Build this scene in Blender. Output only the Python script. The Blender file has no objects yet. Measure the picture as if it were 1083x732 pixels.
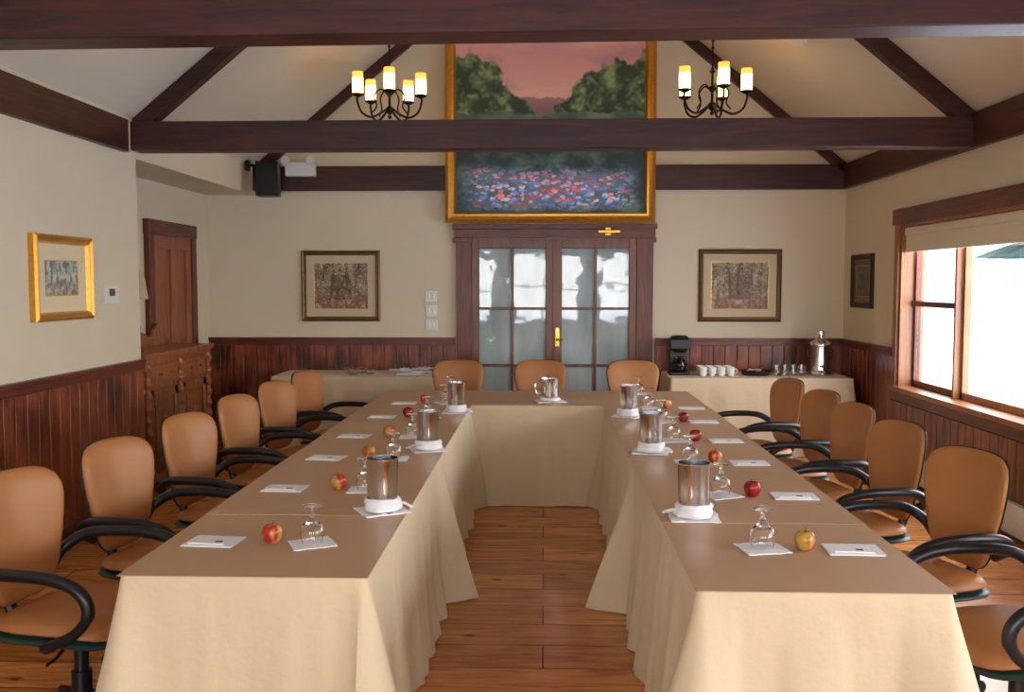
import bpy, bmesh, math, random
from mathutils import Vector, Matrix, noise
random.seed(7)
sc = bpy.context.scene
COL = sc.collection

# ------------------------------------------------------------------ colours / materials
def lin(c):
    c = c/255.0
    return c/12.92 if c <= 0.04045 else ((c+0.055)/1.055)**2.4
def C(r, g, b): return (lin(r), lin(g), lin(b), 1.0)

def newmat(name):
    m = bpy.data.materials.new(name); m.use_nodes = True
    nt = m.node_tree; b = nt.nodes['Principled BSDF']
    return m, nt, b
def setin(b, **k):
    for n, v in k.items():
        n = n.replace('_', ' ')
        if n in b.inputs: b.inputs[n].default_value = v
def plain(name, col, rough=0.5, metal=0.0, var=0.06, nscale=12, bump=0.0, bdist=0.01, **k):
    m, nt, b = newmat(name)
    tc = nt.nodes.new('ShaderNodeTexCoord'); no = nt.nodes.new('ShaderNodeTexNoise')
    no.inputs['Scale'].default_value = nscale; no.inputs['Detail'].default_value = 5
    nt.links.new(tc.outputs['Object'], no.inputs['Vector'])
    mx = nt.nodes.new('ShaderNodeMix'); mx.data_type = 'RGBA'
    mx.inputs[6].default_value = tuple(min(1, c*(1-var)) for c in col[:3])+(1,)
    mx.inputs[7].default_value = tuple(min(1, c*(1+var)) for c in col[:3])+(1,)
    nt.links.new(no.outputs['Fac'], mx.inputs[0]); nt.links.new(mx.outputs[2], b.inputs['Base Color'])
    setin(b, Roughness=rough, Metallic=metal, **k)
    if bump > 0:
        bp = nt.nodes.new('ShaderNodeBump'); bp.inputs['Strength'].default_value = bump; bp.inputs['Distance'].default_value = bdist
        nt.links.new(no.outputs['Fac'], bp.inputs['Height']); nt.links.new(bp.outputs[0], b.inputs['Normal'])
    return m
def wood(name, c1, c2, axis='X', rough=0.35, scale=3.0, stretch=14, bump=0.15, coat=0.0, big=1.3, bigw=.4):
    m, nt, b = newmat(name)
    tc = nt.nodes.new('ShaderNodeTexCoord'); mp = nt.nodes.new('ShaderNodeMapping')
    s = {'X': (1, stretch, stretch), 'Y': (stretch, 1, stretch), 'Z': (stretch, stretch, 1)}[axis]
    mp.inputs['Scale'].default_value = s
    no = nt.nodes.new('ShaderNodeTexNoise'); no.inputs['Scale'].default_value = scale; no.inputs['Detail'].default_value = 7
    no.inputs['Roughness'].default_value = 0.65; no.inputs['Distortion'].default_value = 0.6
    n2 = nt.nodes.new('ShaderNodeTexNoise'); n2.inputs['Scale'].default_value = big
    rp = nt.nodes.new('ShaderNodeValToRGB'); rp.color_ramp.elements[0].position = 0.32; rp.color_ramp.elements[1].position = 0.68
    rp.color_ramp.elements[0].color = c1; rp.color_ramp.elements[1].color = c2
    ad = nt.nodes.new('ShaderNodeMath'); ad.operation = 'MULTIPLY_ADD'; ad.inputs[1].default_value = bigw
    sb = nt.nodes.new('ShaderNodeMath'); sb.operation = 'SUBTRACT'; sb.inputs[1].default_value = bigw/2
    nt.links.new(tc.outputs['Object'], mp.inputs[0]); nt.links.new(mp.outputs[0], no.inputs['Vector'])
    nt.links.new(tc.outputs['Object'], n2.inputs['Vector'])
    nt.links.new(n2.outputs['Fac'], ad.inputs[0]); nt.links.new(no.outputs['Fac'], ad.inputs[2])
    nt.links.new(ad.outputs[0], sb.inputs[0]); nt.links.new(sb.outputs[0], rp.inputs[0])
    nt.links.new(rp.outputs[0], b.inputs['Base Color'])
    setin(b, Roughness=rough); b.inputs['Coat Weight'].default_value = coat
    bp = nt.nodes.new('ShaderNodeBump'); bp.inputs['Strength'].default_value = bump; bp.inputs['Distance'].default_value = 0.004
    nt.links.new(no.outputs['Fac'], bp.inputs['Height']); nt.links.new(bp.outputs[0], b.inputs['Normal'])
    return m
def emis(name, col, st):
    m, nt, b = newmat(name)
    b.inputs['Base Color'].default_value = col
    b.inputs['Emission Color'].default_value = col; b.inputs['Emission Strength'].default_value = st
    return m

M = {}
M['wall'] = plain('wall_plaster', C(223, 210, 183), 0.85, var=0.03, nscale=2.5)
M['ceil'] = plain('ceiling_plaster', C(224, 217, 198), 0.85, var=0.03, nscale=2.0)
M['beamX'] = wood('beam_wood_x', C(36, 14, 12), C(80, 34, 27), 'X', 0.45, 2.2, 12)
M['beamY'] = wood('beam_wood_y', C(42, 17, 14), C(86, 38, 29), 'Y', 0.45, 2.2, 12)
M['wains'] = wood('wainscot_wood', C(70, 28, 17), C(156, 78, 46), 'Z', 0.32, 2.5, 12, coat=0.1, big=3.5, bigw=.8)
M['wainsdark'] = plain('wainscot_groove', C(34, 14, 10), 0.6)
M['trimZ'] = wood('trim_wood_z', C(66, 27, 18), C(124, 56, 34), 'Z', 0.35, 3, 14)
M['trimX'] = wood('trim_wood_x', C(66, 27, 18), C(124, 56, 34), 'X', 0.35, 3, 14)
M['trimY'] = wood('trim_wood_y', C(66, 27, 18), C(124, 56, 34), 'Y', 0.35, 3, 14)
M['doorw'] = wood('door_wood', C(128, 68, 44), C(174, 102, 70), 'Z', 0.38, 3, 12)
M['fdoor'] = wood('french_door_wood', C(90, 52, 38), C(136, 84, 60), 'Z', 0.35, 3, 12)
M['winw'] = wood('window_wood', C(128, 78, 46), C(174, 116, 72), 'Z', 0.35, 3, 12)
M['cab'] = wood('cabinet_wood', C(112, 58, 34), C(184, 112, 66), 'Z', 0.32, 4, 8, coat=0.2)
M['leather'] = plain('tan_leather', C(174, 114, 64), 0.45, var=0.14, nscale=7, bump=0.08)
M['teal'] = plain('teal_shell', C(20, 54, 50), 0.4)
M['black'] = plain('black_plastic', C(20, 21, 27), 0.35)
M['blackm'] = plain('black_metal', C(26, 24, 24), 0.4, metal=0.6)
M['cloth'] = plain('table_cloth', C(216, 196, 164), 0.9, var=0.03, nscale=4.5, bump=.5, bdist=.035, Sheen_Weight=0.15)
M['paper'] = plain('brown_table_cover', C(192, 154, 122), 0.5, var=0.035, nscale=3, bump=.15, bdist=.02)
M['steel'] = plain('brushed_steel', C(226, 226, 230), 0.14, metal=1.0, var=0.03)
M['napkin'] = plain('white_napkin', C(240, 240, 244), 0.85, var=0.02, nscale=30, bump=0.2)
M['card'] = plain('white_card', C(236, 236, 242), 0.7, var=0.01)
M['ink'] = plain('dark_ink', C(60, 64, 96), 0.6)
M['white'] = plain('white_plastic', C(228, 228, 226), 0.4, var=0.01)
M['cer'] = plain('white_ceramic', C(236, 234, 228), 0.15, var=0.01)
M['gold'] = plain('gold_frame', C(222, 162, 66), 0.32, metal=0.7, var=0.25, nscale=40, bump=0.3)
M['golddark'] = plain('dark_gold_frame', C(112, 80, 44), 0.4, metal=0.4, var=0.3, nscale=40, bump=0.2)
M['brass'] = plain('brass', C(214, 166, 74), 0.22, metal=1.0)
M['matb'] = plain('picture_mat', C(206, 190, 160), 0.9, var=0.02)
M['matw'] = plain('picture_mat_light', C(230, 214, 176), 0.9, var=0.02)
M['blind'] = plain('blind_fabric', C(232, 222, 200), 0.85, var=0.02)
M['stem'] = plain('apple_stem', C(70, 45, 22), 0.7)
M['shade'] = plain('linen_shade', C(196, 176, 140), 0.8)
M['snow'] = plain('snow', C(238, 243, 252), 0.9, var=0.06, nscale=0.6, bump=0.3)
M['siding'] = plain('pale_siding', C(124, 136, 144), 0.8, var=0.05)
M['sidew'] = plain('siding_trim', C(144, 152, 158), 0.8, var=0.02)
M['pglass'] = plain('dark_window_glass', C(84, 98, 108), 0.1)
M['fir'] = plain('fir_needles', C(22, 46, 42), 0.8, var=0.5, nscale=9)
M['bark'] = plain('bark', C(70, 52, 40), 0.9, var=0.3)
M['bulb'] = emis('lamp_glass_glow', C(255, 206, 126), 5.0)
M['amber'] = emis('amber_glass', C(255, 160, 66), 1.5)
M['brown'] = plain('dark_wicker', C(50, 30, 20), 0.6, var=0.3, nscale=60)

def glassmat(name, col=(1, 1, 1, 1), rough=0.0):
    m, nt, b = newmat(name)
    b.inputs['Base Color'].default_value = col; setin(b, Roughness=rough, IOR=1.45)
    b.inputs['Transmission Weight'].default_value = 1.0
    return m
M['glass'] = glassmat('clear_glass')
def panemat():
    m = bpy.data.materials.new('window_pane'); m.use_nodes = True; nt = m.node_tree; nt.nodes.clear()
    o = nt.nodes.new('ShaderNodeOutputMaterial'); t = nt.nodes.new('ShaderNodeBsdfTransparent'); g = nt.nodes.new('ShaderNodeBsdfGlossy')
    g.inputs['Roughness'].default_value = 0.02; mx = nt.nodes.new('ShaderNodeMixShader'); mx.inputs[0].default_value = 0.06
    nt.links.new(t.outputs[0], mx.inputs[1]); nt.links.new(g.outputs[0], mx.inputs[2]); nt.links.new(mx.outputs[0], o.inputs[0])
    return m
M['pane'] = panemat()
# french-door glass with bright reflections painted in as pale blue-grey mottling
m, nt, b = newmat('painted_reflection_glass')
tc = nt.nodes.new('ShaderNodeTexCoord'); mp = nt.nodes.new('ShaderNodeMapping'); mp.inputs['Scale'].default_value = (3.0, 1, 1.0)
no = nt.nodes.new('ShaderNodeTexNoise'); no.inputs['Scale'].default_value = 1.6; no.inputs['Detail'].default_value = 3
rp = nt.nodes.new('ShaderNodeValToRGB'); rp.color_ramp.elements[0].position = .3; rp.color_ramp.elements[1].position = .7
rp.color_ramp.elements[0].color = C(146, 162, 164); rp.color_ramp.elements[1].color = C(186, 202, 206)
nt.links.new(tc.outputs['Object'], mp.inputs[0]); nt.links.new(mp.outputs[0], no.inputs['Vector'])
nt.links.new(no.outputs['Fac'], rp.inputs[0]); nt.links.new(rp.outputs[0], b.inputs['Base Color'])
setin(b, Roughness=0.03, IOR=1.7)
nb = nt.nodes.new('ShaderNodeTexNoise'); nb.inputs['Scale'].default_value = 3.0; nt.links.new(tc.outputs['Object'], nb.inputs['Vector'])
bp = nt.nodes.new('ShaderNodeBump'); bp.inputs['Strength'].default_value = .12; bp.inputs['Distance'].default_value = .02
nt.links.new(nb.outputs['Fac'], bp.inputs['Height']); nt.links.new(bp.outputs[0], b.inputs['Normal']); M['fglass'] = m
# apples
def applemat(name, ca, cb, sc_=9):
    m, nt, b = newmat(name)
    tc = nt.nodes.new('ShaderNodeTexCoord'); no = nt.nodes.new('ShaderNodeTexNoise'); no.inputs['Scale'].default_value = sc_*3
    mp = nt.nodes.new('ShaderNodeMapping'); mp.inputs['Scale'].default_value = (1, 1, .35)
    rp = nt.nodes.new('ShaderNodeValToRGB'); rp.color_ramp.elements[0].position = .42; rp.color_ramp.elements[1].position = .58
    rp.color_ramp.elements[0].color = ca; rp.color_ramp.elements[1].color = cb
    nt.links.new(tc.outputs['Object'], mp.inputs[0]); nt.links.new(mp.outputs[0], no.inputs['Vector'])
    nt.links.new(no.outputs['Fac'], rp.inputs[0]); nt.links.new(rp.outputs[0], b.inputs['Base Color']); setin(b, Roughness=.22)
    return m
AP = [applemat('apple_red', C(110, 12, 16), C(160, 30, 28)), applemat('apple_blush', C(178, 50, 34), C(200, 146, 80)),
      applemat('apple_russet', C(190, 150, 66), C(166, 84, 46))]
# floor
m, nt, b = newmat('pine_floor')
tc = nt.nodes.new('ShaderNodeTexCoord'); br = nt.nodes.new('ShaderNodeTexBrick')
br.inputs['Scale'].default_value = 1.0; br.inputs['Brick Width'].default_value = 2.7; br.inputs['Row Height'].default_value = 0.265
br.inputs['Mortar Size'].default_value = 0.0035; br.inputs['Mortar Smooth'].default_value = 0.2; br.offset = 0.37
br.inputs['Color1'].default_value = (0, 0, 0, 1); br.inputs['Color2'].default_value = (1, 1, 1, 1); br.inputs['Mortar'].default_value = (.5, .5, .5, 1)
nt.links.new(tc.outputs['Object'], br.inputs['Vector'])
mp = nt.nodes.new('ShaderNodeMapping'); mp.inputs['Scale'].default_value = (1, 7, 1); nt.links.new(tc.outputs['Object'], mp.inputs[0])
no = nt.nodes.new('ShaderNodeTexNoise'); no.inputs['Scale'].default_value = 1.8; no.inputs['Detail'].default_value = 8; no.inputs['Distortion'].default_value = 2.0
nt.links.new(mp.outputs[0], no.inputs['Vector'])
rp = nt.nodes.new('ShaderNodeValToRGB'); rp.color_ramp.elements[0].position = .28; rp.color_ramp.elements[1].position = .72
rp.color_ramp.elements[0].color = C(186, 100, 40); rp.color_ramp.elements[1].color = C(252, 178, 94)
nt.links.new(no.outputs['Fac'], rp.inputs[0])
mx = nt.nodes.new('ShaderNodeMix'); mx.data_type = 'RGBA'; mx.blend_type = 'MULTIPLY'; mx.inputs[0].default_value = 1
t = nt.nodes.new('ShaderNodeValToRGB'); t.color_ramp.elements[0].color = (.66, .58, .50, 1); t.color_ramp.elements[1].color = (1.0, 1.0, 1.0, 1)
nt.links.new(br.outputs['Color'], t.inputs[0]); nt.links.new(rp.outputs[0], mx.inputs[6]); nt.links.new(t.outputs[0], mx.inputs[7])
vo = nt.nodes.new('ShaderNodeTexVoronoi'); vo.inputs['Scale'].default_value = 4.2
mp2 = nt.nodes.new('ShaderNodeMapping'); mp2.inputs['Scale'].default_value = (.8, 1.3, 1); nt.links.new(tc.outputs['Object'], mp2.inputs[0]); nt.links.new(mp2.outputs[0], vo.inputs['Vector'])
kr = nt.nodes.new('ShaderNodeValToRGB'); kr.color_ramp.elements[0].position = .05; kr.color_ramp.elements[1].position = .14
kr.color_ramp.elements[0].color = (.2, .1, .06, 1); kr.color_ramp.elements[1].color = (1, 1, 1, 1)
nt.links.new(vo.outputs['Distance'], kr.inputs[0])
mx2 = nt.nodes.new('ShaderNodeMix'); mx2.data_type = 'RGBA'; mx2.blend_type = 'MULTIPLY'; mx2.inputs[0].default_value = 1
nt.links.new(mx.outputs[2], mx2.inputs[6]); nt.links.new(kr.outputs[0], mx2.inputs[7])
mx3 = nt.nodes.new('ShaderNodeMix'); mx3.data_type = 'RGBA'; mx3.inputs[7].default_value = C(76, 34, 16)
nt.links.new(br.outputs['Fac'], mx3.inputs[0]); nt.links.new(mx2.outputs[2], mx3.inputs[6]); nt.links.new(mx3.outputs[2], b.inputs['Base Color'])
setin(b, Roughness=0.23); M['floor'] = m
def vcol(name, rough=0.6):
    m, nt, b = newmat(name); a = nt.nodes.new('ShaderNodeVertexColor'); a.layer_name = 'Col'
    nt.links.new(a.outputs['Color'], b.inputs['Base Color']); setin(b, Roughness=rough); return m
M['canvas'] = vcol('painted_canvas', .55)

# ------------------------------------------------------------------ mesh builder
def catmull(pts, n=6):
    P = [Vector(p) for p in pts]; P = [P[0]*2-P[1]]+P+[P[-1]*2-P[-2]]; out = []
    for i in range(1, len(P)-2):
        for k in range(n):
            t = k/n; a, b_, c, d = P[i-1], P[i], P[i+1], P[i+2]
            out.append(0.5*((2*b_)+(c-a)*t+(2*a-5*b_+4*c-d)*t*t+(3*b_-a-3*c+d)*t**3))
    out.append(P[-2]); return out
class MB:
    def __init__(s): s.v = []; s.f = []; s.m = []; s.s = []; s.mats = []; s.X = Matrix.Identity(4)
    def mi(s, mat):
        if mat not in s.mats: s.mats.append(mat)
        return s.mats.index(mat)
    def add(s, vs, fs, mat, smooth=False):
        o = len(s.v); k = s.mi(mat)
        s.v += [tuple(s.X @ Vector(v)) for v in vs]
        for f in fs: s.f.append(tuple(i+o for i in f)); s.m.append(k); s.s.append(smooth)
    def box(s, x0, x1, y0, y1, z0, z1, mat):
        vs = [(x, y, z) for x in (x0, x1) for y in (y0, y1) for z in (z0, z1)]
        s.add(vs, [(0, 1, 3, 2), (4, 6, 7, 5), (0, 4, 5, 1), (2, 3, 7, 6), (0, 2, 6, 4), (1, 5, 7, 3)], mat)
    def prism(s, poly, a0, a1, mat, axis='Y'):
        n = len(poly)
        def P(p, a): return (p[0], a, p[1]) if axis == 'Y' else ((a, p[0], p[1]) if axis == 'X' else (p[0], p[1], a))
        vs = [P(p, a0) for p in poly]+[P(p, a1) for p in poly]
        s.add(vs, [tuple(range(n)), tuple(range(2*n-1, n-1, -1))]+[(i, (i+1) % n, n+(i+1) % n, n+i) for i in range(n)], mat)
    def lathe(s, prof, mat, seg=24, c=(0, 0, 0), smooth=True, fn=None):
        vs = []; idx = []
        for r, z in prof:
            if r < 1e-6: idx.append([len(vs)]*seg); vs.append((c[0], c[1], c[2]+z))
            else:
                row = []
                for i in range(seg):
                    a = 2*math.pi*i/seg; rr = r*(fn(a, z) if fn else 1)
                    row.append(len(vs)); vs.append((c[0]+rr*math.cos(a), c[1]+rr*math.sin(a), c[2]+z))
                idx.append(row)
        fs = []
        for j in range(len(prof)-1):
            for i in range(seg):
                q = [idx[j][i], idx[j][(i+1) % seg], idx[j+1][(i+1) % seg], idx[j+1][i]]; u = []
                for k in q:
                    if k not in u: u.append(k)
                if len(u) > 2: fs.append(tuple(u))
        s.add(vs, fs, mat, smooth)
    def cyl(s, c, r, z0, z1, mat, seg=20, r2=None):
        r2 = r if r2 is None else r2
        s.lathe([(0, z0), (r, z0), (r2, z1), (0, z1)], mat, seg, c)
    def tube(s, pts, r, mat, seg=8, n=6, flat=1.0):
        P = catmull(pts, n) if n > 1 else [Vector(p) for p in pts]
        vs = []; up = Vector((0, 0, 1)); fs = []
        T0 = (P[1]-P[0]).normalized()
        if abs(T0.dot(up)) > .95: up = Vector((1, 0, 0))
        U = (up-T0*up.dot(T0)).normalized()
        for i, p in enumerate(P):
            T = (P[min(i+1, len(P)-1)]-P[max(i-1, 0)]).normalized()
            U = (U-T*U.dot(T)).normalized(); W = T.cross(U)
            rr = r(i/(len(P)-1)) if callable(r) else r
            for k in range(seg):
                a = 2*math.pi*k/seg; vs.append(p+U*rr*flat*math.cos(a)+W*rr*math.sin(a))
        for i in range(len(P)-1):
            for k in range(seg): fs.append((i*seg+k, i*seg+(k+1) % seg, (i+1)*seg+(k+1) % seg, (i+1)*seg+k))
        fs.append(tuple(range(seg))); fs.append(tuple(range((len(P)-1)*seg, len(P)*seg)))
        s.add([tuple(v) for v in vs], fs, mat, True)
    def cushion(s, mapf, mat, seg=40, p=4):
        R = [.3, .55, .75, .88, .95, .985, 1.0]; vs = []; fs = []
        def sq(t):
            a, b_ = math.cos(t), math.sin(t); k = (abs(a)**p+abs(b_)**p)**(-1/p); return a*k, b_*k
        rows = {}
        for sg in (1, -1):
            vs.append(mapf(0, 0, sg)); rows[(sg, 0)] = [len(vs)-1]*seg
            for j, r in enumerate(R):
                if r == 1.0 and sg == -1: rows[(sg, j+1)] = rows[(1, j+1)]; continue
                row = []
                h = sg*math.sqrt(max(0, 1-r**5))
                for i in range(seg):
                    x, y = sq(2*math.pi*i/seg); row.append(len(vs)); vs.append(mapf(x*r, y*r, h))
                rows[(sg, j+1)] = row
            for j in range(len(R)):
                for i in range(seg):
                    q = [rows[(sg, j)][i], rows[(sg, j)][(i+1) % seg], rows[(sg, j+1)][(i+1) % seg], rows[(sg, j+1)][i]]; u = []
                    for k in q:
                        if k not in u: u.append(k)
                    fs.append(tuple(u))
        s.add(vs, fs, mat, True)
    def mesh(s, name, recalc=True):
        me = bpy.data.meshes.new(name); me.from_pydata(s.v, [], s.f)
        for mt in s.mats: me.materials.append(mt)
        me.polygons.foreach_set('material_index', s.m); me.polygons.foreach_set('use_smooth', s.s)
        if recalc:
            bm = bmesh.new(); bm.from_mesh(me); bmesh.ops.recalc_face_normals(bm, faces=bm.faces); bm.to_mesh(me); bm.free()
        me.update()
        try: me.set_sharp_from_angle(angle=math.radians(42))
        except Exception: pass
        return me
    def obj(s, name, loc=(0, 0, 0), rz=0, bevel=0, parent=None, recalc=True):
        return place(s.mesh(name, recalc), name, loc, rz, bevel, parent)
def place(me, name, loc=(0, 0, 0), rz=0, bevel=0, parent=None, scale=1):
    o = bpy.data.objects.new(name, me); COL.objects.link(o); o.location = loc; o.rotation_euler = (0, 0, math.radians(rz)); o.scale = (scale,)*3
    if bevel:
        md = o.modifiers.new('bevel', 'BEVEL'); md.width = bevel; md.segments = 2; md.limit_method = 'ANGLE'; md.angle_limit = math.radians(50)
    if parent: o.parent = parent
    return o

# ------------------------------------------------------------------ room shell (metres, camera side = low Y)
XL, XR, XA = -3.03, 3.10, -3.54
YF, YB = -2.2, 9.9
ZE, PITCH, XM = 2.87, 0.82, 0.035
ZR = ZE+(XR-XM)*PITCH
b = MB(); b.box(-3.8, 3.5, YF-.2, YB+.2, -.1, 0, M['floor']); b.obj('floor')
b = MB(); b.box(XA-.12, XL, YF, 7.0, 0, ZE+.02, M['wall']); b.box(XA-.12, XL, 7.0, YB, 2.58, ZE+.02, M['wall'])
b.box(XA-.12, XA, 7.0, YB, 0, 2.58, M['wall']); b.obj('wall_left')
b = MB(); b.prism([(XA-.12, 0), (XR+.2, 0), (XR+.2, ZE), (XM, ZR+.1), (XL-.05, ZE), (XA-.12, ZE)], YB, YB+.2, M['wall']); b.obj('wall_back')
b = MB()
fx = [(-2.7, -1.1), (-.75, .85), (1.2, 2.8)]
b.box(XL-.3, XR+.2, YF-.2, YF, 0, .75, M['wall']); b.box(XL-.3, XR+.2, YF-.2, YF, 2.35, ZE, M['wall'])
xs = [XL-.3]+[v for p in fx for v in p]+[XR+.2]
for i in range(0, len(xs), 2): b.box(xs[i], xs[i+1], YF-.2, YF, .75, 2.35, M['wall'])
b.prism([(XL-.3, ZE), (XR+.2, ZE), (XM, ZR+.1)], YF-.2, YF, M['wall']); b.obj('wall_front')
WY = [(4.55, 8.36), (-.4, 3.4)]; WZ = (.76, 2.17)
b = MB()
b.box(XR, XR+.2, YF, YB, 0, WZ[0], M['wall']); b.box(XR, XR+.2, YF, YB, WZ[1], ZE+.02, M['wall'])
for a, c in [(YF, -.4), (3.4, 4.55), (8.36, YB)]: b.box(XR, XR+.2, a, c, WZ[0], WZ[1], M['wall'])
b.obj('wall_right')
b = MB()
b.prism([(XL-.2, ZE-.2*PITCH), (XM, ZR), (XM, ZR+.12), (XL-.2, ZE-.2*PITCH+.12)], YF-.2, YB+.2, M['ceil'])
b.prism([(XR+.25, ZE-.25*PITCH), (XM, ZR), (XM, ZR+.12), (XR+.25, ZE-.25*PITCH+.12)], YF-.2, YB+.2, M['ceil'])
b.obj('ceiling')

# beams
def truss(y, hw, name, skew=0):
    b = MB()
    b.prism([(XL, y+skew-hw), (XR, y-skew-hw), (XR, y-skew+hw), (XL, y+skew+hw)], 2.63, 2.84, M['beamX'], 'Z')
    for s, xe in ((-1, XL), (1, XR)):
        t = .15; zz = ZE-.005
        b.prism([(xe, zz), (XM, ZR-.005), (XM, ZR-t-.005), (xe, zz-t)], y-hw*.6, y+hw*.6, M['beamX'])
    return b.obj(name, bevel=.006)
truss(3.82, .09, 'ceiling_truss_beam', .07); truss(7.0, .09, 'ceiling_truss_beam')
truss(.5, .09, 'ceiling_truss_beam')
b = MB(); b.box(XL, XR, YB-.07, YB, 2.62, 2.87, M['beamX'])
for xe in (XL, XR): b.prism([(xe, ZE-.005), (XM, ZR-.005), (XM, ZR-.13), (xe, ZE-.13)], YB-.07, YB, M['beamX'])
b.obj('ceiling_wall_beam', bevel=.005)
b = MB(); b.box(XL, XL+.05, YF, 6.78, 2.60, 2.83, M['beamY']); b.obj('ceiling_side_beam', bevel=.005)
b = MB(); b.box(XR-.05, XR, YF, YB-.07, 2.62, 2.87, M['beamY']); b.obj('ceiling_side_beam', bevel=.005)

def wains(name, axis, a0, a1, face, d, z1=1.06, cap=True):
    b = MB(); n = max(1, round((a1-a0)/.125)); w = (a1-a0)/n
    def bx(u0, u1, t0, t1, z0, z1_, mt):
        p, q = sorted((face+d*t0, face+d*t1))
        if axis == 'Y': b.box(p, q, u0, u1, z0, z1_, mt)
        else: b.box(u0, u1, p, q, z0, z1_, mt)
    bx(a0, a1, 0, .008, 0, z1, M['wainsdark'])
    for i in range(n): bx(a0+i*w+.003, a0+(i+1)*w-.003, .008, .02, .1, z1, M['wains'])
    tm = M['trimY'] if axis == 'Y' else M['trimX']
    bx(a0, a1, .008, .03, 0, .12, tm)
    if cap: bx(a0, a1, 0, .045, z1, z1+.03, tm); bx(a0, a1, .008, .03, z1-.05, z1, tm)
    return b.obj(name, bevel=.003)
wains('trim_1', 'Y', YF, 7.0, XL, 1)
wains('trim_2', 'Y', 7.0, 8.26, XA, 1)
wains('trim_3', 'X', XA, -.93, YB, -1)
wains('trim_4', 'X', 1.16, XR, YB, -1)
wains('trim_5', 'Y', 8.46, YB-.05, XR, -1)
wains('trim_6', 'Y', YF, 8.46, XR, -1, z1=.63, cap=False)

def window_side(name, y0, y1, cells):
    b = MB(); W = M['winw']; z0, z1 = WZ
    b.box(XR-.005, XR+.2, y0, y0+.035, z0, z1, W); b.box(XR-.005, XR+.2, y1-.035, y1, z0, z1, W)
    b.box(XR-.005, XR+.2, y0, y1, z1-.03, z1, W); b.box(XR-.06, XR+.2, y0-.06, y1+.06, z0-.035, z0+.005, W)
    D = M['trimY']; Z = M['winw']
    b.box(XR-.035, XR, y0-.12, y1+.12, z1-.005, z1+.13, D)
    b.box(XR-.025, XR, y1, y1+.085, z0-.03, z1, Z); b.box(XR-.025, XR, y0-.085, y0, z0-.03, z1, Z)
    b.box(XR-.03, XR, y0-.09, y1+.09, z0-.12, z0-.035, D)
    xa, xb = XR+.11, XR+.16
    for (c0, c1, kind) in cells:
        f = .04; Q = M['trimZ'] if kind == 'dh' else W
        b.box(xa, xb, c0, c0+f, z0, z1-.03, Q); b.box(xa, xb, c1-f, c1, z0, z1-.03, Q)
        b.box(xa, xb, c0, c1, z0, z0+.06, Q); b.box(xa, xb, c0, c1, z1-.09, z1-.03, Q)
        if kind == 'dh': b.box(xa-.02, xb, c0, c1, 1.46, 1.505, M['trimY'])
        b.box(xa+.02, xa+.026, c0+f, c1-f, z0+.06, z1-.09, M['pane'])
    for (c0, c1, kind) in cells[:-1]: b.box(XR+.06, XR+.18, c0-.03, c0+.0, z0, z1, W)
    o = b.obj(name, bevel=.002)
    r = MB(); r.box(XR+.03, XR+.036, y0+.04, y1-.04, 1.94, z1-.04, M['blind']); r.box(XR+.022, XR+.045, y0+.04, y1-.04, 1.925, 1.945, M['blind'])
    r.box(XR+.015, XR+.07, y0+.04, y1-.04, z1-.1, z1-.035, M['blind'])
    r.obj('roller_blind', bevel=.002)
window_side('window_1', 4.55, 8.36, [(7.4, 8.325, 'dh'), (5.5, 7.37, 'fx'), (4.585, 5.47, 'dh')])
window_side('window_2', -.4, 3.4, [(2.5, 3.365, 'dh'), (.5, 2.47, 'fx'), (-.365, .47, 'dh')])  # unseen window nearer the camera, added for more daylight
for i, (x0, x1) in enumerate(fx):
    b = MB(); W = M['winw']
    for a in ((x0, x0+.05), (x1-.05, x1), ((x0+x1)/2-.02, (x0+x1)/2+.02)): b.box(a[0], a[1], YF-.12, YF-.06, .75, 2.35, W)
    for z in ((.75, .8), (2.3, 2.35), (1.53, 1.57)): b.box(x0, x1, YF-.12, YF-.06, z[0], z[1], W)
    b.box(x0-.1, x0, YF-.005, YF+.03, .65, 2.45, M['trimZ']); b.box(x1, x1+.1, YF-.005, YF+.03, .65, 2.45, M['trimZ'])
    b.box(x0-.1, x1+.1, YF-.005, YF+.03, 2.35, 2.47, M['trimX']); b.box(x0-.1, x1+.1, YF-.005, YF+.05, .65, .75, M['trimX'])
    b.obj('window_%d' % (3+i))

def portal(x, y, z, sx, sy, rot):
    l = bpy.data.lights.new('daylight_portal', 'AREA'); l.shape = 'RECTANGLE'; l.size = sx; l.size_y = sy
    o = bpy.data.objects.new('daylight_portal', l); COL.objects.link(o); o.location = (x, y, z); o.rotation_euler = rot
    l.cycles.is_portal = True
for y0, y1 in WY: portal(XR+.21, (y0+y1)/2, sum(WZ)/2, WZ[1]-WZ[0], y1-y0, (0, math.radians(90), 0))
for x0, x1 in fx: portal((x0+x1)/2, YF-.21, 1.55, x1-x0, 1.6, (math.radians(90), 0, 0))

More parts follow.
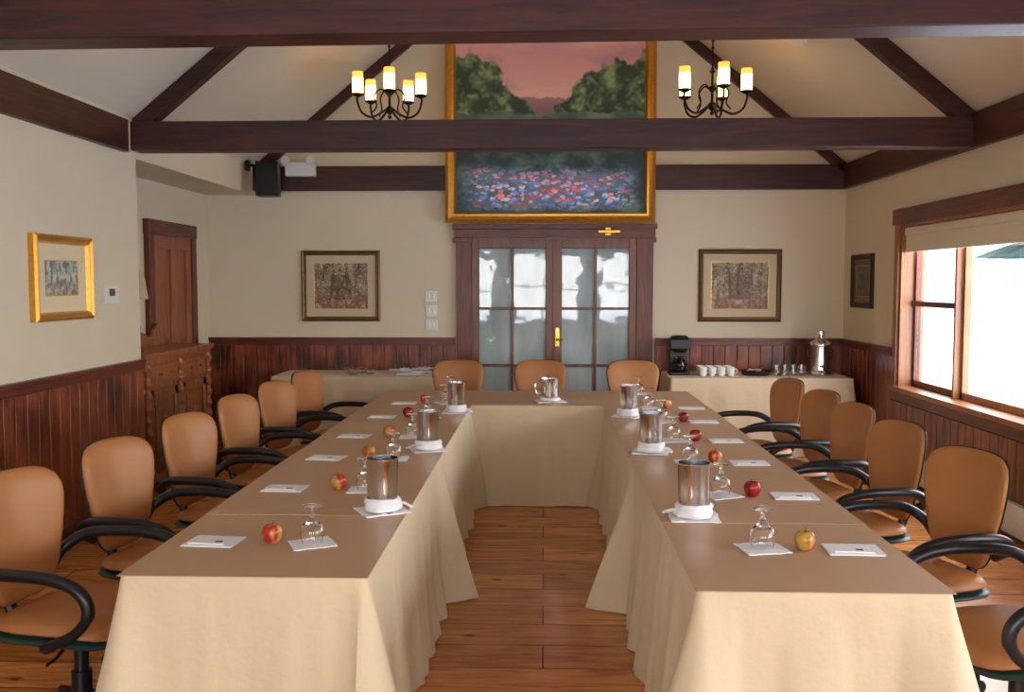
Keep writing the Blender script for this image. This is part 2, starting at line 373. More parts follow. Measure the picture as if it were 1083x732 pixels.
# ------------------------------------------------------------------ french doors
b = MB(); T = M['trimZ']
y1 = YB
b.box(-.91, -.75, y1-.06, y1, 0, 2.14, T); b.box(.96, 1.13, y1-.06, y1, 0, 2.14, T)
b.box(-.93, 1.15, y1-.065, y1, 2.13, 2.22, M['trimX']); b.box(-.95, 1.17, y1-.065, y1, 2.22, 2.27, M['trimX'])
b.box(-.95, -.74, y1-.062, y1, 2.08, 2.13, T); b.box(.95, 1.16, y1-.062, y1, 2.08, 2.13, T)
D = M['fdoor']
for x0, x1 in ((-.75, .098), (.112, .96)):
    st = .075; yb, yf = y1-.005, y1-.05
    b.box(x0, x0+st, yf, yb, 0, 2.12, D); b.box(x1-st, x1, yf, yb, 0, 2.12, D)
    b.box(x0+st, x1-st, yf, yb, 2.02, 2.12, D); b.box(x0+st, x1-st, yf, yb, 0, .24, D)
    xm = (x0+x1)/2; b.box(xm-.014, xm+.014, yf+.004, yb, .24, 2.02, D)
    for z in (.8, 1.395): b.box(x0+st, x1-st, yf+.004, yb, z-.014, z+.014, D)
    b.box(x0+st, x1-st, y1-.02, y1-.012, .24, 2.02, M['fglass'])
b.box(.09, .12, y1-.058, y1-.04, 0, 2.12, D)
b.box(.12, .165, y1-.06, y1-.05, 1.0, 1.2, M['brass']); b.cyl((.142, y1-.08, 0), .012, 1.06, 1.085, M['brass'])
b.tube([(.142, y1-.055, 1.075), (.142, y1-.09, 1.075), (.2, y1-.095, 1.075)], .009, M['brass'])
b.obj('door_1', bevel=.004)
b = MB(); y0, y1 = 8.29, 9.44
b.box(XA, XA+.05, y0, y0+.12, 0, 2.12, M['trimZ']); b.box(XA, XA+.05, y1-.12, y1, 0, 2.12, M['trimZ']); b.box(XA, XA+.055, y0-.01, y1+.01, 2.1, 2.23, M['trimY'])
dd = M['doorw']; a0, a1 = y0+.12, y1-.12
b.box(XA, XA+.015, a0, a1, 0, 2.1, dd)
for u0, u1 in ((a0, a0+.12), (a1-.12, a1), ((a0+a1)/2-.05, (a0+a1)/2+.05)): b.box(XA+.01, XA+.035, u0, u1, 0, 2.1, dd)
for z0, z1 in ((0, .22), (.9, 1.05), (1.98, 2.1)): b.box(XA+.01, XA+.034, a0, a1, z0, z1, dd)
b.lathe([(0, 0), (.025, .005), (.03, .02), (.015, .035), (0, .04)], M['brass'], 14, (XA+.06, a0+.07, 1.0)); b.obj('door_2', bevel=.004)

# ------------------------------------------------------------------ paintings
def mixc(a, b_, t): t = max(0, min(1, t)); return tuple(a[i]*(1-t)+b_[i]*t for i in range(3))
def N(x, y, z=0): return noise.noise(Vector((x, y, z)))
def F(x, y, z=0, o=4): return noise.fractal(Vector((x, y, z)), 1.0, 2.0, o)
def paint_big(u, v):
    c = mixc((255, 190, 172), (222, 156, 160), (v-.55)*2.0)
    c = mixc(c, (255, 208, 184), F(u*2.2, v*7, 3)*1.0)
    c = mixc(c, (190, 142, 168), F(u*3, v*9, 9)*.9)
    if v < .60+F(u*6, 1, 5)*.04: c = mixc((190, 134, 134), (134, 104, 110), (.60-v)*9)
    g = F(u*13, v*13, 1); g2 = N(u*45, v*45, 3); g3 = N(u*20, v*20, 8)
    lh = .82-1.0*max(0, u-.10)**1.15+F(u*9, v*7, 2)*.08
    rh = .57+.62*max(0, (u-.52))**.75*.75+F(u*8, v*8, 7)*.08 if u > .52 else 0
    e = max((lh-v) if u < .46 else -1, rh-v)+g2*.015+g3*.015
    if e > -.012:
        tcol = mixc((52, 74, 52), (152, 172, 118), .28+g*1.1+g2*.5+(v-.6)*.9)
        c = mixc(c, tcol, (e+.012)/.024)
    if v < .52+F(u*6, 2, 4)*.03: c = mixc((76, 104, 92), (130, 148, 130), .4+F(u*6, v*14, 4)+g2*.2)
    if v < .36: c = mixc((48, 70, 74), (112, 144, 130), .35+F(u*7, v*12, 6)*.9-abs(u-.5)*.7+g2*.2)
    fl = .245+F(u*4, 4, 4)*.03
    if v < fl:
        per = 34; d, pts = noise.voronoi(Vector((u*per, v*per*1.7, 0)))
        h = noise.cell(Vector((pts[0].x*7.3, pts[0].y*5.1, 1.0)))
        band = F(u*2.6, v*9, 12)
        pal = [(248, 138, 150), (240, 118, 134), (255, 178, 176), (255, 236, 236), (176, 190, 246), (140, 162, 240), (128, 150, 222), (104, 146, 130), (240, 96, 88), (208, 222, 250)]
        k = int((abs(h)*5+(band+.5)*8)) % len(pal)
        e = min(1, (fl-v)*16)*(1-min(1, max(0, abs(u-.5)-.37)*9)); e *= (1 if v > .05 else max(0, v/.05))
        base = mixc((84, 128, 132), (124, 142, 196), .5+band)
        c = mixc(c, base, e*.85)
        if d[0] < .6: c = mixc(c, pal[k], e)
    return c
def paint_woods(sd, dark=False):
    def f(u, v):
        a = F(u*4+sd, v*4, sd); b_ = F(u*11, v*9+sd, 2); t = F(u*16+sd, v*2.0, 8); s_ = F(u*26, v*26, sd)
        c = mixc((120, 98, 76), (196, 176, 146), .5+a*.9)
        c = mixc(c, (112, 104, 72), .25+b_*1.1)
        if t > .2: c = mixc(c, (66, 48, 40), .6)
        c = mixc(c, (214, 200, 176), max(0, s_)*1.2)
        if v < .3: c = mixc(c, (150, 96, 72), .4+b_)
        if u > .3 and u < .7 and v > .2 and v < .75: c = mixc(c, (88, 56, 44), .35+s_)
        if dark: c = mixc(c, (40, 48, 46), .5)
        return c
    return f
def paint_light(u, v):
    c = mixc((206, 204, 188), (150, 160, 160), .4+F(u*5, v*5, 1)); 
    if F(u*12, v*4, 5) > .15: c = mixc(c, (84, 86, 84), .6)
    if v < .4 and F(u*9, v*9, 3) > .05: c = mixc(c, (170, 130, 90), .6)
    return c
def framed(name, loc, rz, w, h, fw, fmat, mw, mmat, fn, nx, nz, depth=.05):
    b = MB()
    def ring(x, z, x2, z2, yo, yi, mat):
        vs = [(sx*x, yo, sz*z) for sx, sz in ((-1, -1), (1, -1), (1, 1), (-1, 1))]+[(sx*x2, yi, sz*z2) for sx, sz in ((-1, -1), (1, -1), (1, 1), (-1, 1))]
        b.add(vs, [(i, (i+1) % 4, 4+(i+1) % 4, 4+i) for i in range(4)], mat)
    x, z = w/2, h/2
    ring(x, z, x, z, 0, -depth*.7, fmat); ring(x, z, x-fw*.3, z-fw*.3, -depth*.7, -depth, fmat)
    ring(x-fw*.3, z-fw*.3, x-fw*.6, z-fw*.6, -depth, -depth*.75, fmat)
    ring(x-fw*.6, z-fw*.6, x-fw*.8, z-fw*.8, -depth*.75, -depth*.8, fmat); ring(x-fw*.8, z-fw*.8, x-fw, z-fw, -depth*.8, -depth*.3, fmat)
    x -= fw; z -= fw
    if mw > 0: ring(x, z, x-mw, z-mw, -depth*.3, -depth*.3, mmat); ring(x-mw, z-mw, x-mw-.006, z-mw-.006, -depth*.3, -depth*.25, M['gold'])
    o = b.obj(name, loc, rz, recalc=False)
    x -= mw; z -= mw
    vs = [(-x+2*x*i/nx, -depth*.26, -z+2*z*j/nz) for j in range(nz+1) for i in range(nx+1)]
    fs = [(j*(nx+1)+i, j*(nx+1)+i+1, (j+1)*(nx+1)+i+1, (j+1)*(nx+1)+i) for j in range(nz) for i in range(nx)]
    me = bpy.data.meshes.new('canvas'); me.from_pydata(vs, [], fs); me.materials.append(M['canvas'])
    ca = me.color_attributes.new('Col', 'FLOAT_COLOR', 'POINT'); data = []
    for j in range(nz+1):
        for i in range(nx+1):
            c = fn(i/nx, j/nz); data += [lin(max(0, min(255, k))) for k in c]+[1.0]
    ca.data.foreach_set('color', data)
    cv = bpy.data.objects.new('canvas', me); COL.objects.link(cv); cv.parent = o
    return o
framed('landscape_painting', (.062, YB-.075, 3.36), 0, 2.15, 2.16, .11, M['gold'], 0, None, paint_big, 280, 280, .09)
framed('framed_picture', (-2.13, YB, 1.63), 0, .83, .74, .05, M['golddark'], .08, M['matb'], paint_woods(3), 90, 80, .04)
framed('framed_picture', (2.03, YB, 1.635), 0, .85, .75, .05, M['golddark'], .08, M['matb'], paint_woods(8), 90, 80, .04)
framed('framed_picture', (XR, 9.3, 1.68), -90, .6, .52, .05, M['brown'], .06, M['golddark'], paint_woods(5, True), 50, 50, .035)
framed('framed_picture', (XL, 5.84, 1.69), 90, .72, .53, .055, M['gold'], .1, M['matw'], paint_light, 60, 50, .05)
framed('framed_picture', (XA, 7.85, 1.93), 90, .45, .45, .04, M['gold'], .05, M['matw'], paint_light, 30, 30, .03)
b = MB(); b.tube([(.66, YB-.16, 2.205), (.66, YB-.1, 2.2), (.66, YB-.07, 2.2)], .006, M['brass']); b.box(.55, .78, YB-.18, YB-.14, 2.17, 2.2, M['brass']); b.box(.63, .69, YB-.08, YB-.066, 2.15, 2.235, M['brass']); b.obj('picture_light', bevel=.006)

# ------------------------------------------------------------------ chandeliers
def chandelier(x, y, zc):
    b = MB(); K = M['blackm']
    zt = ZE+((x-XL) if x < XM else (XR-x))*PITCH
    b.cyl((x, y, 0), .007, zc+.3, zt, K, 8)
    z = zc+.34
    while z < zt-.05: b.lathe([(.006, -.012), (.014, -.004), (.014, .004), (.006, .012)], K, 8, (x, y, z)); z += .06
    b.lathe([(0, -.06), (.07, -.05), (.05, -.01), (.012, .0)][::-1], K, 16, (x, y, zt-.02))
    b.lathe([(0, -.06), (.012, -.05), (.02, -.035), (.008, -.02), (.03, 0), (.038, .02), (.03, .045), (.012, .06), (.012, .14), (.03, .16), (.035, .18), (.012, .2), (.01, .3), (.03, .32), (0, .34)], K, 14, (x, y, zc))
    for k in range(5):
        a = math.radians(-90+72*k+9); ca, sa = math.cos(a), math.sin(a)
        P = [(.03, .03), (.10, -.02), (.18, -.05), (.26, -.01), (.295, .08), (.29, .12)]
        b.tube([(x+r*ca, y+r*sa, zc+zz) for r, zz in P], .010, K, 8)
        P = [(.02, .16), (.08, .2), (.14, .14), (.12, .05), (.16, -.01)]
        b.tube([(x+r*ca, y+r*sa, zc+zz) for r, zz in P], .007, K, 6)
        cx, cy = x+.29*ca, y+.29*sa
        b.lathe([(0, .11), (.02, .115), (.055, .135), (.058, .142), (0, .142)], K, 16, (cx, cy, zc))
        b.lathe([(0, .142), (.047, .143), (.049, .20), (.048, .28)], M['bulb'], 16, (cx, cy, zc))
        b.lathe([(.048, .28), (.049, .31), (.047, .33), (.042, .33), (.041, .3), (0, .3)], M['amber'], 16, (cx, cy, zc))
    b.obj('chandelier')
chandelier(-1.375, 8.5, 3.175); chandelier(1.46, 8.4, 3.175)
b = MB(); b.lathe([(0, 0), (.2, 0), (.22, -.02), (.2, -.05), (.12, -.07), (0, -.075)], M['white'], 28)
o = b.obj('ceiling_light', (2.0, 8.0, ZE+(XR-2.0)*PITCH)); o.rotation_euler = (0, math.atan(PITCH), 0)

# ------------------------------------------------------------------ chairs
def chair_mesh():
    b = MB(); L, K, TL = M['leather'], M['black'], M['teal']
    def back(x, y, h):
        z = .725+.24*y; hw = .214+.05*y-.012*y*y
        return (x*hw, -.245-.13*(z-.5)+.75*x*x*hw*hw*1.3+(h*.034 if h > 0 else h*.026), z-.014*x*x*(1 if y > 0 else 0))
    b.cushion(back, L, p=4.8, seg=48)
    def rim(x, y, h):
        p = back(x*1.012, y*1.008, 0); return (p[0], p[1]-.012+h*.012, p[2])
    b.cushion(rim, TL, p=4.8, seg=48)
    def seat(x, y, h):
        return (x*(.245-.012*y*y), .005+y*.235, .45+(h*.05 if h > 0 else h*.02)-.035*max(0, y)**3+.012*x*x)
    b.cushion(seat, L)
    def shell(x, y, h): return (x*.25, .0+y*.24, .428+h*.022-.03*max(0, y)**3)
    b.cushion(shell, TL)
    b.tube([(0, -.05, .40), (0, -.2, .39), (0, -.285, .44), (0, -.305, .55), (0, -.315, .68)], .022, K, 8, 5, 1.0)
    b.box(-.05, .05, -.318, -.298, .5, .72, K)
    b.box(-.1, .1, -.13, .12, .375, .415, K)
    for s in (-1, 1):
        b.tube([(s*.17, -.25, .56), (s*.25, -.25, .615), (s*.285, -.17, .665), (s*.297, -.03, .68), (s*.297, .12, .675), (s*.297, .22, .64), (s*.292, .25, .57), (s*.285, .19, .49), (s*.27, .07, .43), (s*.18, .02, .395), (s*.08, 0, .39)],
               lambda t: .022 if t < .62 else .018, K, 10, 6)
    b.tube([(.08, .02, .39), (.2, .06, .375), (.27, .07, .37)], .006, K, 6)
    b.cyl((0, 0, 0), .026, .2, .39, K, 16); b.cyl((0, 0, 0), .036, .08, .24, K, 16)
    for k in range(5):
        a = math.radians(72*k+18); ca, sa = math.cos(a), math.sin(a)
        b.tube([(.02*ca, .02*sa, .125), (.12*ca, .12*sa, .115), (.25*ca, .25*sa, .085)], lambda t: .026-.01*t, K, 8, 4)
        cx, cy = .255*ca, .255*sa; b.cyl((cx, cy, 0), .009, .05, .09, K, 8)
        for o_ in (-1, 1):
            X0 = b.X; b.X = Matrix.Translation((cx, cy, .028)) @ Matrix.Rotation(a+.5, 4, 'Z') @ Matrix.Translation((0, o_*.014, 0)) @ Matrix.Rotation(math.radians(90), 4, 'X')
            b.lathe([(0, -.009), (.024, -.009), (.028, -.004), (.028, .004), (.024, .009), (0, .009)], K, 14); b.X = X0
    return b.mesh('office_chair')
CM = chair_mesh()
def chair(bx, by, ang):
    r = math.radians(ang); place(CM, 'office_chair', (bx+.26*math.cos(r), by+.26*math.sin(r), 0), ang-90)
for x, y, a in [(-1.95, 3.38, -10), (-1.90, 4.1, -13), (-1.89, 4.92, -14), (-1.90, 5.76, -12), (-1.89, 6.58, -17), (-1.87, 7.36, -15)]: chair(x, y, a)
for x, y, a in [(1.87, 3.24, 190), (1.77, 3.96, 197), (1.78, 4.76, 192), (1.79, 5.48, 190), (1.80, 6.14, 193), (1.78, 6.9, 193)]: chair(x, y, a)
for x, a in [(-.77, -92), (-.03, -90), (.80, -88)]: chair(x, 8.5, a)

# ------------------------------------------------------------------ tables
H = .75
def table(name, x0, x1, y0, y1, mx0=1, mx1=1, my0=1, my1=1, flare=.15, seed=0, paper=True, h=H, over=.006, seamlist=(), fa=1.0):
    b = MB(); rc = .02; pts = []
    cs = [(x1-rc, y0+rc, -90), (x1-rc, y1-rc, 0), (x0+rc, y1-rc, 90), (x0+rc, y0+rc, 180)]
    for k, (cx, cy, a0) in enumerate(cs):
        for q in range(7):
            a = math.radians(a0+q*15); pts.append((cx+rc*math.cos(a), cy+rc*math.sin(a), math.cos(a), math.sin(a)))
        nx_, ny_, na = cs[(k+1) % 4]; a = math.radians(a0+90)
        sx, sy = cx+rc*math.cos(a), cy+rc*math.sin(a); ex, ey = nx_+rc*math.cos(a), ny_+rc*math.sin(a)
        L = math.hypot(ex-sx, ey-sy); n = max(8, int(L/.017))
        for q in range(1, n): t = q/n; pts.append((sx+(ex-sx)*t, sy+(ey-sy)*t, math.cos(a), math.sin(a)))
    corners = [(x0, y0), (x1, y0), (x1, y1), (x0, y1)]
    lv = [0, .02, .06, .12, .2, .3, .4, .5, .6, .7, .8, .88, .94, 1.0]; n = len(pts); vs = []; fs = []
    sacc = 0
    S = []
    for i, p in enumerate(pts):
        if i: sacc += math.hypot(p[0]-pts[i-1][0], p[1]-pts[i-1][1])
        S.append(sacc)
    for t in lv:
        for i, (x, y, nx, ny) in enumerate(pts):
            d = min(math.hypot(x-c[0], y-c[1]) for c in corners)
            ph = 3.5*N(S[i]*1.3, seed, 0)+.5*N(S[i]*2, seed, t*1.5)
            w1 = math.sin(S[i]*2*math.pi/.30+seed+ph)
            f1 = 1-2*abs(w1)**.7 if w1 < 0 else 1
            f1 = math.copysign(abs(w1)**.7, w1)
            fold2 = N(S[i]*6, seed+3, t*1.2); fold3 = N(S[i]*18, seed+5, t*.9); mask = .35+.65*max(0, min(1, .5+1.6*N(S[i]*.9, seed+9, 0)))
            near = math.exp(-(d/.45)**2)
            amt = .042*t+flare*(t**1.15)*math.exp(-(d/.09)**2)+fa*((.022*mask+.018*near)*t**.9*f1+.036*t*fold2+.016*t*fold3)
            amt -= .045*t*math.exp(-((d-.22)/.08)**2)
            if t > .9 : amt += .012*max(0, N(S[i]*9, seed, 2))*(t-.9)*10
            amt = max(amt, .003)
            if t < .03: amt = .004*(t > 0)
            wx = (mx1 if nx > 0 else mx0); wy = (my1 if ny > 0 else my0)
            z = h*(1-t)+.004 if t > 0 else h
            vs.append((x+nx*amt*wx, y+ny*amt*wy, z))
    for j in range(len(lv)-1):
        for i in range(n): fs.append((j*n+i, (j+1)*n+i, (j+1)*n+(i+1) % n, j*n+(i+1) % n))
    fs.append(tuple(range(n)))
    b.add(vs, fs, M['cloth'], True)
    if paper:
        ys = [y0-over if my0 else y0]+list(seamlist)+[y1+(over if my1 else 0)]
        for i in range(len(ys)-1):
            e = .003*(i % 2)
            b.box(x0-over-e, x1+over+e, ys[i]-(.01 if i else 0), ys[i+1], h+.001+.0015*(i % 2), h+.0035+.0015*(i % 2), M['paper'])
    return b.obj(name)
table('conference_table', -1.315, -.545, 2.84, 4.9, my1=0, seed=1, seamlist=(3.62,))
table('conference_table', -1.315, -.545, 4.905, 6.98, my0=0, my1=0, seed=4, seamlist=(5.7,))
table('conference_table', .455, 1.2, 2.75, 4.76, my1=0, seed=7, seamlist=(3.55,))
table('conference_table', .455, 1.2, 4.765, 6.98, my0=0, my1=0, seed=11, seamlist=(5.6,))
table('conference_table', -1.315, 1.2, 6.985, 7.93, seed=15, flare=.02, fa=.6)
table('serving_table', -2.66, -1.05, 9.1, 9.82, seed=20, flare=.06, paper=False, fa=.7)
table('serving_table', 1.22, 2.96, 9.08, 9.82, seed=24, flare=.06, paper=False, fa=.7)

# ------------------------------------------------------------------ table-top items
TZ = H+.0055
def square_cloth(b, w, z, mat, rot=0, wav=.006, seed=0):
    n = 10; vs = []; fs = []; c, s = math.cos(rot), math.sin(rot)
    for lay in (0, 1):
        for j in range(n+1):
            for i in range(n+1):
                x = (i/n-.5)*w; y = (j/n-.5)*w*.9; e = 1+.12*N(i*.5, j*.5, seed); x *= e; y *= e
                zz = z+(.0025 if lay else 0)+ (abs(N(x*25+seed, y*25, 0))*wav if lay else 0)
                vs.append((x*c-y*s, x*s+y*c, zz))
    o = (n+1)**2
    for j in range(n):
        for i in range(n):
            q = (j*(n+1)+i, j*(n+1)+i+1, (j+1)*(n+1)+i+1, (j+1)*(n+1)+i); fs.append(q[::-1]); fs.append(tuple(k+o for k in q))
    bd = [i for i in range(n+1)]+[(j*(n+1)+n) for j in range(1, n+1)]+[n*(n+1)+i for i in range(n-1, -1, -1)]+[j*(n+1) for j in range(n-1, 0, -1)]
    for k in range(len(bd)): a, d = bd[k], bd[(k+1) % len(bd)]; fs.append((a, d, d+o, a+o))
    b.add(vs, fs, mat, True)
def bucket_mesh(seed):
    b = MB(); square_cloth(b, .185, 0, M['napkin'], .5+seed, .012, seed)
    b.lathe([(0, .008), (.056, .008), (.058, .012), (.060, .10), (.063, .205), (.0655, .208), (.0655, .214), (.061, .214), (.058, .10), (.055, .02), (0, .02)], M['steel'], 36)
    b.lathe([(.0615, .012), (.072, .01), (.075, .022), (.069, .034), (.073, .044), (.067, .056), (.0615, .058)], M['napkin'], 36, fn=lambda a, z: 1+.04*math.sin(3*a+z*60+seed)+.03*math.sin(7*a+seed))
    b.tube([(.06*math.cos(.3+seed), .06*math.sin(.3+seed), .03), (.09*math.cos(.4+seed), .09*math.sin(.4+seed), .025), (.115*math.cos(.2+seed), .115*math.sin(.2+seed), .012)], .012, M['napkin'], 8, 4, .5)
    return b.mesh('ice_bucket')
BM = [bucket_mesh(s) for s in (0, 2.1, 4.0)]
def goblet_mesh():
    b = MB(); square_cloth(b, .15, 0, M['napkin'], .35, .004, 3)
    b.lathe([(0, .072), (.02, .070), (.034, .058), (.0405, .032), (.0345, 0), (.0365, 0), (.0425, .032), (.036, .062), (.014, .080), (.007, .087), (.011, .094), (.006, .101), (.006, .116), (.012, .123), (.035, .129), (.035, .132), (0, .131)], M['glass'], 28, (0, 0, .007))
    return b.mesh('water_goblet')
GM = goblet_mesh()
def card_mesh():
    b = MB(); b.box(-.09, .09, -.065, .065, 0, .003, M['card']); b.box(-.086, .094, -.06, .068, .003, .0042, M['card'])
    b.box(.01, .035, -.012, .006, .0042, .0046, M['ink']); b.tube([(-.07, -.045, .0078), (.06, -.05, .0078)], .0035, M['white'], 8, 1); return b.mesh('notepad')
KM = card_mesh()
def apple_mesh(mt):
    b = MB(); b.lathe([(0, .006), (.008, .003), (.017, 0), (.026, .008), (.0335, .023), (.0355, .038), (.033, .051), (.025, .061), (.014, .064), (.005, .058), (0, .054)], mt, 24, fn=lambda a, z: 1+.025*math.sin(5*a)*(1 if z < .03 else .4))
    b.tube([(0, 0, .054), (.002, 0, .065), (.007, .002, .075)], .0016, M['stem'], 6, 3); return b.mesh('apple')
AM = [apple_mesh(m_) for m_ in AP]
def put(me, name, x, y, rz=0, s=1): place(me, name, (x, y, TZ), rz, 0, None, s)
left = [(3.21, -1.15, -.942, -.80, 1), (4.07, -1.135, -.898, -.775, 1), (4.80, -1.12, -.90, -.77, 2), (5.5, -1.115, -.905, -.77, 1), (6.32, -1.09, -.915, -.78, 0), (7.05, -1.05, -.89, -.74, 1)]
right = [(3.18, 1.045, .885, .745, 2), (3.99, 1.06, .885, .755, 0), (4.73, 1.03, .86, .74, 1), (5.4, 1.04, .87, .745, 0), (6.15, 1.04, .91, .77, 0), (6.83, 1.065, .89, .76, 1)]
for k, (y, xc, xa, xg, ai) in enumerate(left):
    put(KM, 'notepad', xc, y, random.uniform(-9, 2)); put(AM[ai], 'apple', xa, y+.0, random.uniform(0, 360)); put(GM, 'water_goblet', xg, y-.01 if k != 5 else y+.03, random.uniform(-20, 20), random.uniform(.97, 1.03))
for k, (y, xc, xa, xg, ai) in enumerate(right):
    put(KM, 'notepad', xc, y, random.uniform(-4, 5)); put(AM[ai], 'apple', xa, y, random.uniform(0, 360)); put(GM, 'water_goblet', xg, y+.01, random.uniform(-20, 20), random.uniform(.97, 1.03))
for i, (x, y) in enumerate([(-.637, 3.68), (-.625, 5.06), (-.61, 6.55), (.58, 3.62), (.575, 5.03), (.575, 6.4)]): put(BM[i % 3], 'ice_bucket', x, y, i*50)
for x in (-.78, .0, .76): put(GM, 'water_goblet', x+.02, 7.72, 10)
b = MB(); square_cloth(b, .22, 0, M['napkin'], .2, .014, 9)
def sp(a, z):
    d = math.atan2(math.sin(a-.5), math.cos(a-.5)); return 1+(.28*math.exp(-(d/.28)**2)*max(0, (z-.12)/.06) if z > .12 else 0)
b.lathe([(0, .008), (.062, .008), (.066, .02), (.068, .06), (.064, .12), (.066, .16), (.07, .178), (.067, .178), (.062, .15), (.06, .03), (0, .02)], M['steel'], 40, fn=sp)
b.tube([(-.055, -.03, .15), (-.1, -.055, .155), (-.115, -.063, .11), (-.1, -.055, .06), (-.06, -.033, .045)], .008, M['steel'], 8)
b.lathe([(.066, .01), (.078, .012), (.074, .03), (.066, .034)], M['napkin'], 30, fn=lambda a, z: 1+.06*math.sin(4*a))
b.obj('water_pitcher', (.05, 7.2, TZ))

# ------------------------------------------------------------------ serving tables
b = MB(); K = M['black']
b.box(-.1, .1, -.12, .14, 0, .035, K); b.box(-.09, .09, .03, .14, .035, .33, K); b.box(-.1, .1, -.12, .14, .26, .36, K)
b.lathe([(.075, .26), (.06, .23), (.03, .22), (0, .22)], K, 24, (0, -.04, 0))
b.lathe([(0, .04), (.062, .04), (.075, .08), (.07, .13), (.045, .17), (.048, .185), (0, .185)], M['glass'], 24, (0, -.04, 0))
b.lathe([(0, .045), (.058, .045), (.07, .08), (.066, .12), (0, .12)], M['brown'], 24, (0, -.04, 0))
b.tube([(0, -.085, .17), (0, -.145, .165), (0, -.15, .1), (0, -.11, .07)], .009, K, 8); b.lathe([(0, .36), (.085, .36), (.09, .375), (.07, .39), (0, .395)], K, 24)
b.obj('coffee_maker', (1.35, 9.45, .75), 0, .012)
b = MB(); St = M['steel']
b.lathe([(0, 0), (.10, 0), (.105, .02), (.09, .04), (.088, .05), (.088, .28), (.098, .29), (.098, .31), (.08, .33), (.05, .345), (.04, .36), (.04, .43), (.025, .44), (0, .445)], St, 32)
b.lathe([(0, 0), (.13, 0), (.14, .012), (0, .012)], St, 32, (0, 0, -.001)); b.tube([(0, -.085, .09), (0, -.13, .09), (0, -.135, .06)], .01, K, 8); b.box(-.03, .03, -.115, -.088, .08, .1, K)
for s in (-1, 1): b.tube([(s*.086, 0, .16), (s*.125, 0, .17), (s*.125, 0, .24), (s*.086, 0, .25)], .008, K, 8)
b.obj('coffee_urn', (2.74, 9.45, .755))
b = MB()
for i in range(4):
    for j in range(3):
        cx, cy = 1.56+i*.09, 9.28+j*.1
        b.lathe([(0, 0), (.03, 0), (.036, .03), (.04, .085), (.037, .085), (.033, .03), (0, .01)], M['cer'], 18, (cx, cy, .755))
        b.tube([(cx+.036, cy, .82), (cx+.058, cy, .82), (cx+.055, cy, .785), (cx+.034, cy, .78)], .005, M['cer'], 6, 4)
b.obj('coffee_cups')
b = MB(); b.lathe([(0, 0), (.13, 0), (.15, .04), (.145, .045), (.125, .01), (0, .01)], M['brown'], 30, (2.1, 9.4, .755))
for i in range(14):
    a = random.random()*6.28; r = random.random()*.09; cx, cy = 2.1+r*math.cos(a), 9.4+r*math.sin(a)
    b.X = Matrix.Translation((cx, cy, .785+random.random()*.015)) @ Matrix.Rotation(random.random()*3, 4, 'Z') @ Matrix.Rotation(random.random(), 4, 'X')
    b.box(-.03, .03, -.02, .02, -.004, .004, [M['card'], M['brown'], M['leather'], M['card']][i % 4]); b.X = Matrix.Identity(4)
b.obj('condiment_basket')
b = MB()
for i in range(4):
    for j in range(2):
        b.lathe([(0, .006), (.03, .006), (.036, .1), (.038, .1), (.032, 0), (0, 0)], M['glass'], 18, (2.29+i*.08+.03*j, 9.32+j*.1, .755))
b.obj('water_glasses')
b = MB()
for i, (x, y) in enumerate([(-1.95, 9.4), (-1.84, 9.47), (-1.74, 9.38), (-1.89, 9.3)]):
    b.lathe([(0, .006), (.04, .006), (.052, .06), (.055, .06), (.042, 0), (0, 0)], M['glass'], 20, (x, y, .755))
b.obj('glass_bowls')
b = MB()
for i in range(5): b.X = Matrix.Translation((-1.33+.03*i*(-1)**i, 9.35+.02*i, .755+i*.012)); square_cloth(b, .26-.02*i, 0, M['napkin'], .3*i, .02, i)
b.X = Matrix.Identity(4); b.obj('folded_napkins')

# ------------------------------------------------------------------ sideboard in alcove
b = MB(); W = M['cab']; x0, x1, y0, y1 = XA+.06, -3.1, 7.25, 8.7
b.box(x0, x1-.03, y0+.03, y1-.03, .1, 1.05, W); b.box(x0, x1+.02, y0-.02, y1+.02, 1.06, 1.1, W); b.box(x0, x1, y0, y1, 1.03, 1.06, W)
b.box(x0, x1, y0, y1, .06, .13, W)
for yy in (y0+.06, (y0+y1)/2, y1-.06):
    pr = [(0, .13)]
    for k in range(46): z = .13+.9*k/45; pr.append((.034+.010*math.sin(k*1.25)+(.008 if k < 4 or k > 41 else 0), z))
    pr.append((0, 1.03)); b.lathe(pr, W, 14, (x1-.02, yy, 0))
for yy in (y0+.06, y1-.06):
    b.lathe([(0, 0), (.03, 0), (.038, .03), (.025, .06), (0, .06)], W, 14, (x1-.04, yy, 0)); b.lathe([(0, 0), (.03, 0), (.038, .03), (.025, .06), (0, .06)], W, 14, (x0+.04, yy, 0))
ym = (y0+y1)/2
for a0, a1 in ((y0+.12, ym-.06), (ym+.06, y1-.12)):
    b.box(x1-.03, x1-.01, a0, a1, .84, 1.0, W); b.box(x1-.012, x1-.004, a0+.03, a1-.03, .87, .97, W)
    for q in (.3, .7): b.lathe([(0, 0), (.014, .004), (.016, .015), (0, .022)], M['brass'], 10, (x1+.004, a0+(a1-a0)*q, .91))
    b.box(x1-.03, x1-.012, a0, a0+.06, .16, .8, W); b.box(x1-.03, x1-.012, a1-.06, a1, .16, .8, W); b.box(x1-.03, x1-.012, a0, a1, .16, .23, W); b.box(x1-.03, x1-.012, a0, a1, .73, .8, W)
    b.box(x1-.03, x1-.018, a0+.1, a1-.1, .27, .69, W)
    b.X = Matrix.Translation((x1-.016, (a0+a1)/2, .48)) @ Matrix.Rotation(math.radians(90), 4, 'Y')
    b.lathe([(.1, 0), (.09, .012), (.07, .004), (.05, .014), (.02, .006), (0, .016)], W, 16, fn=lambda a, z: 1+.15*math.sin(6*a)); b.X = Matrix.Identity(4)
p0, p1 = 7.3, 8.66
prof = [(p0, 1.1), (p1, 1.1)]; n = 36
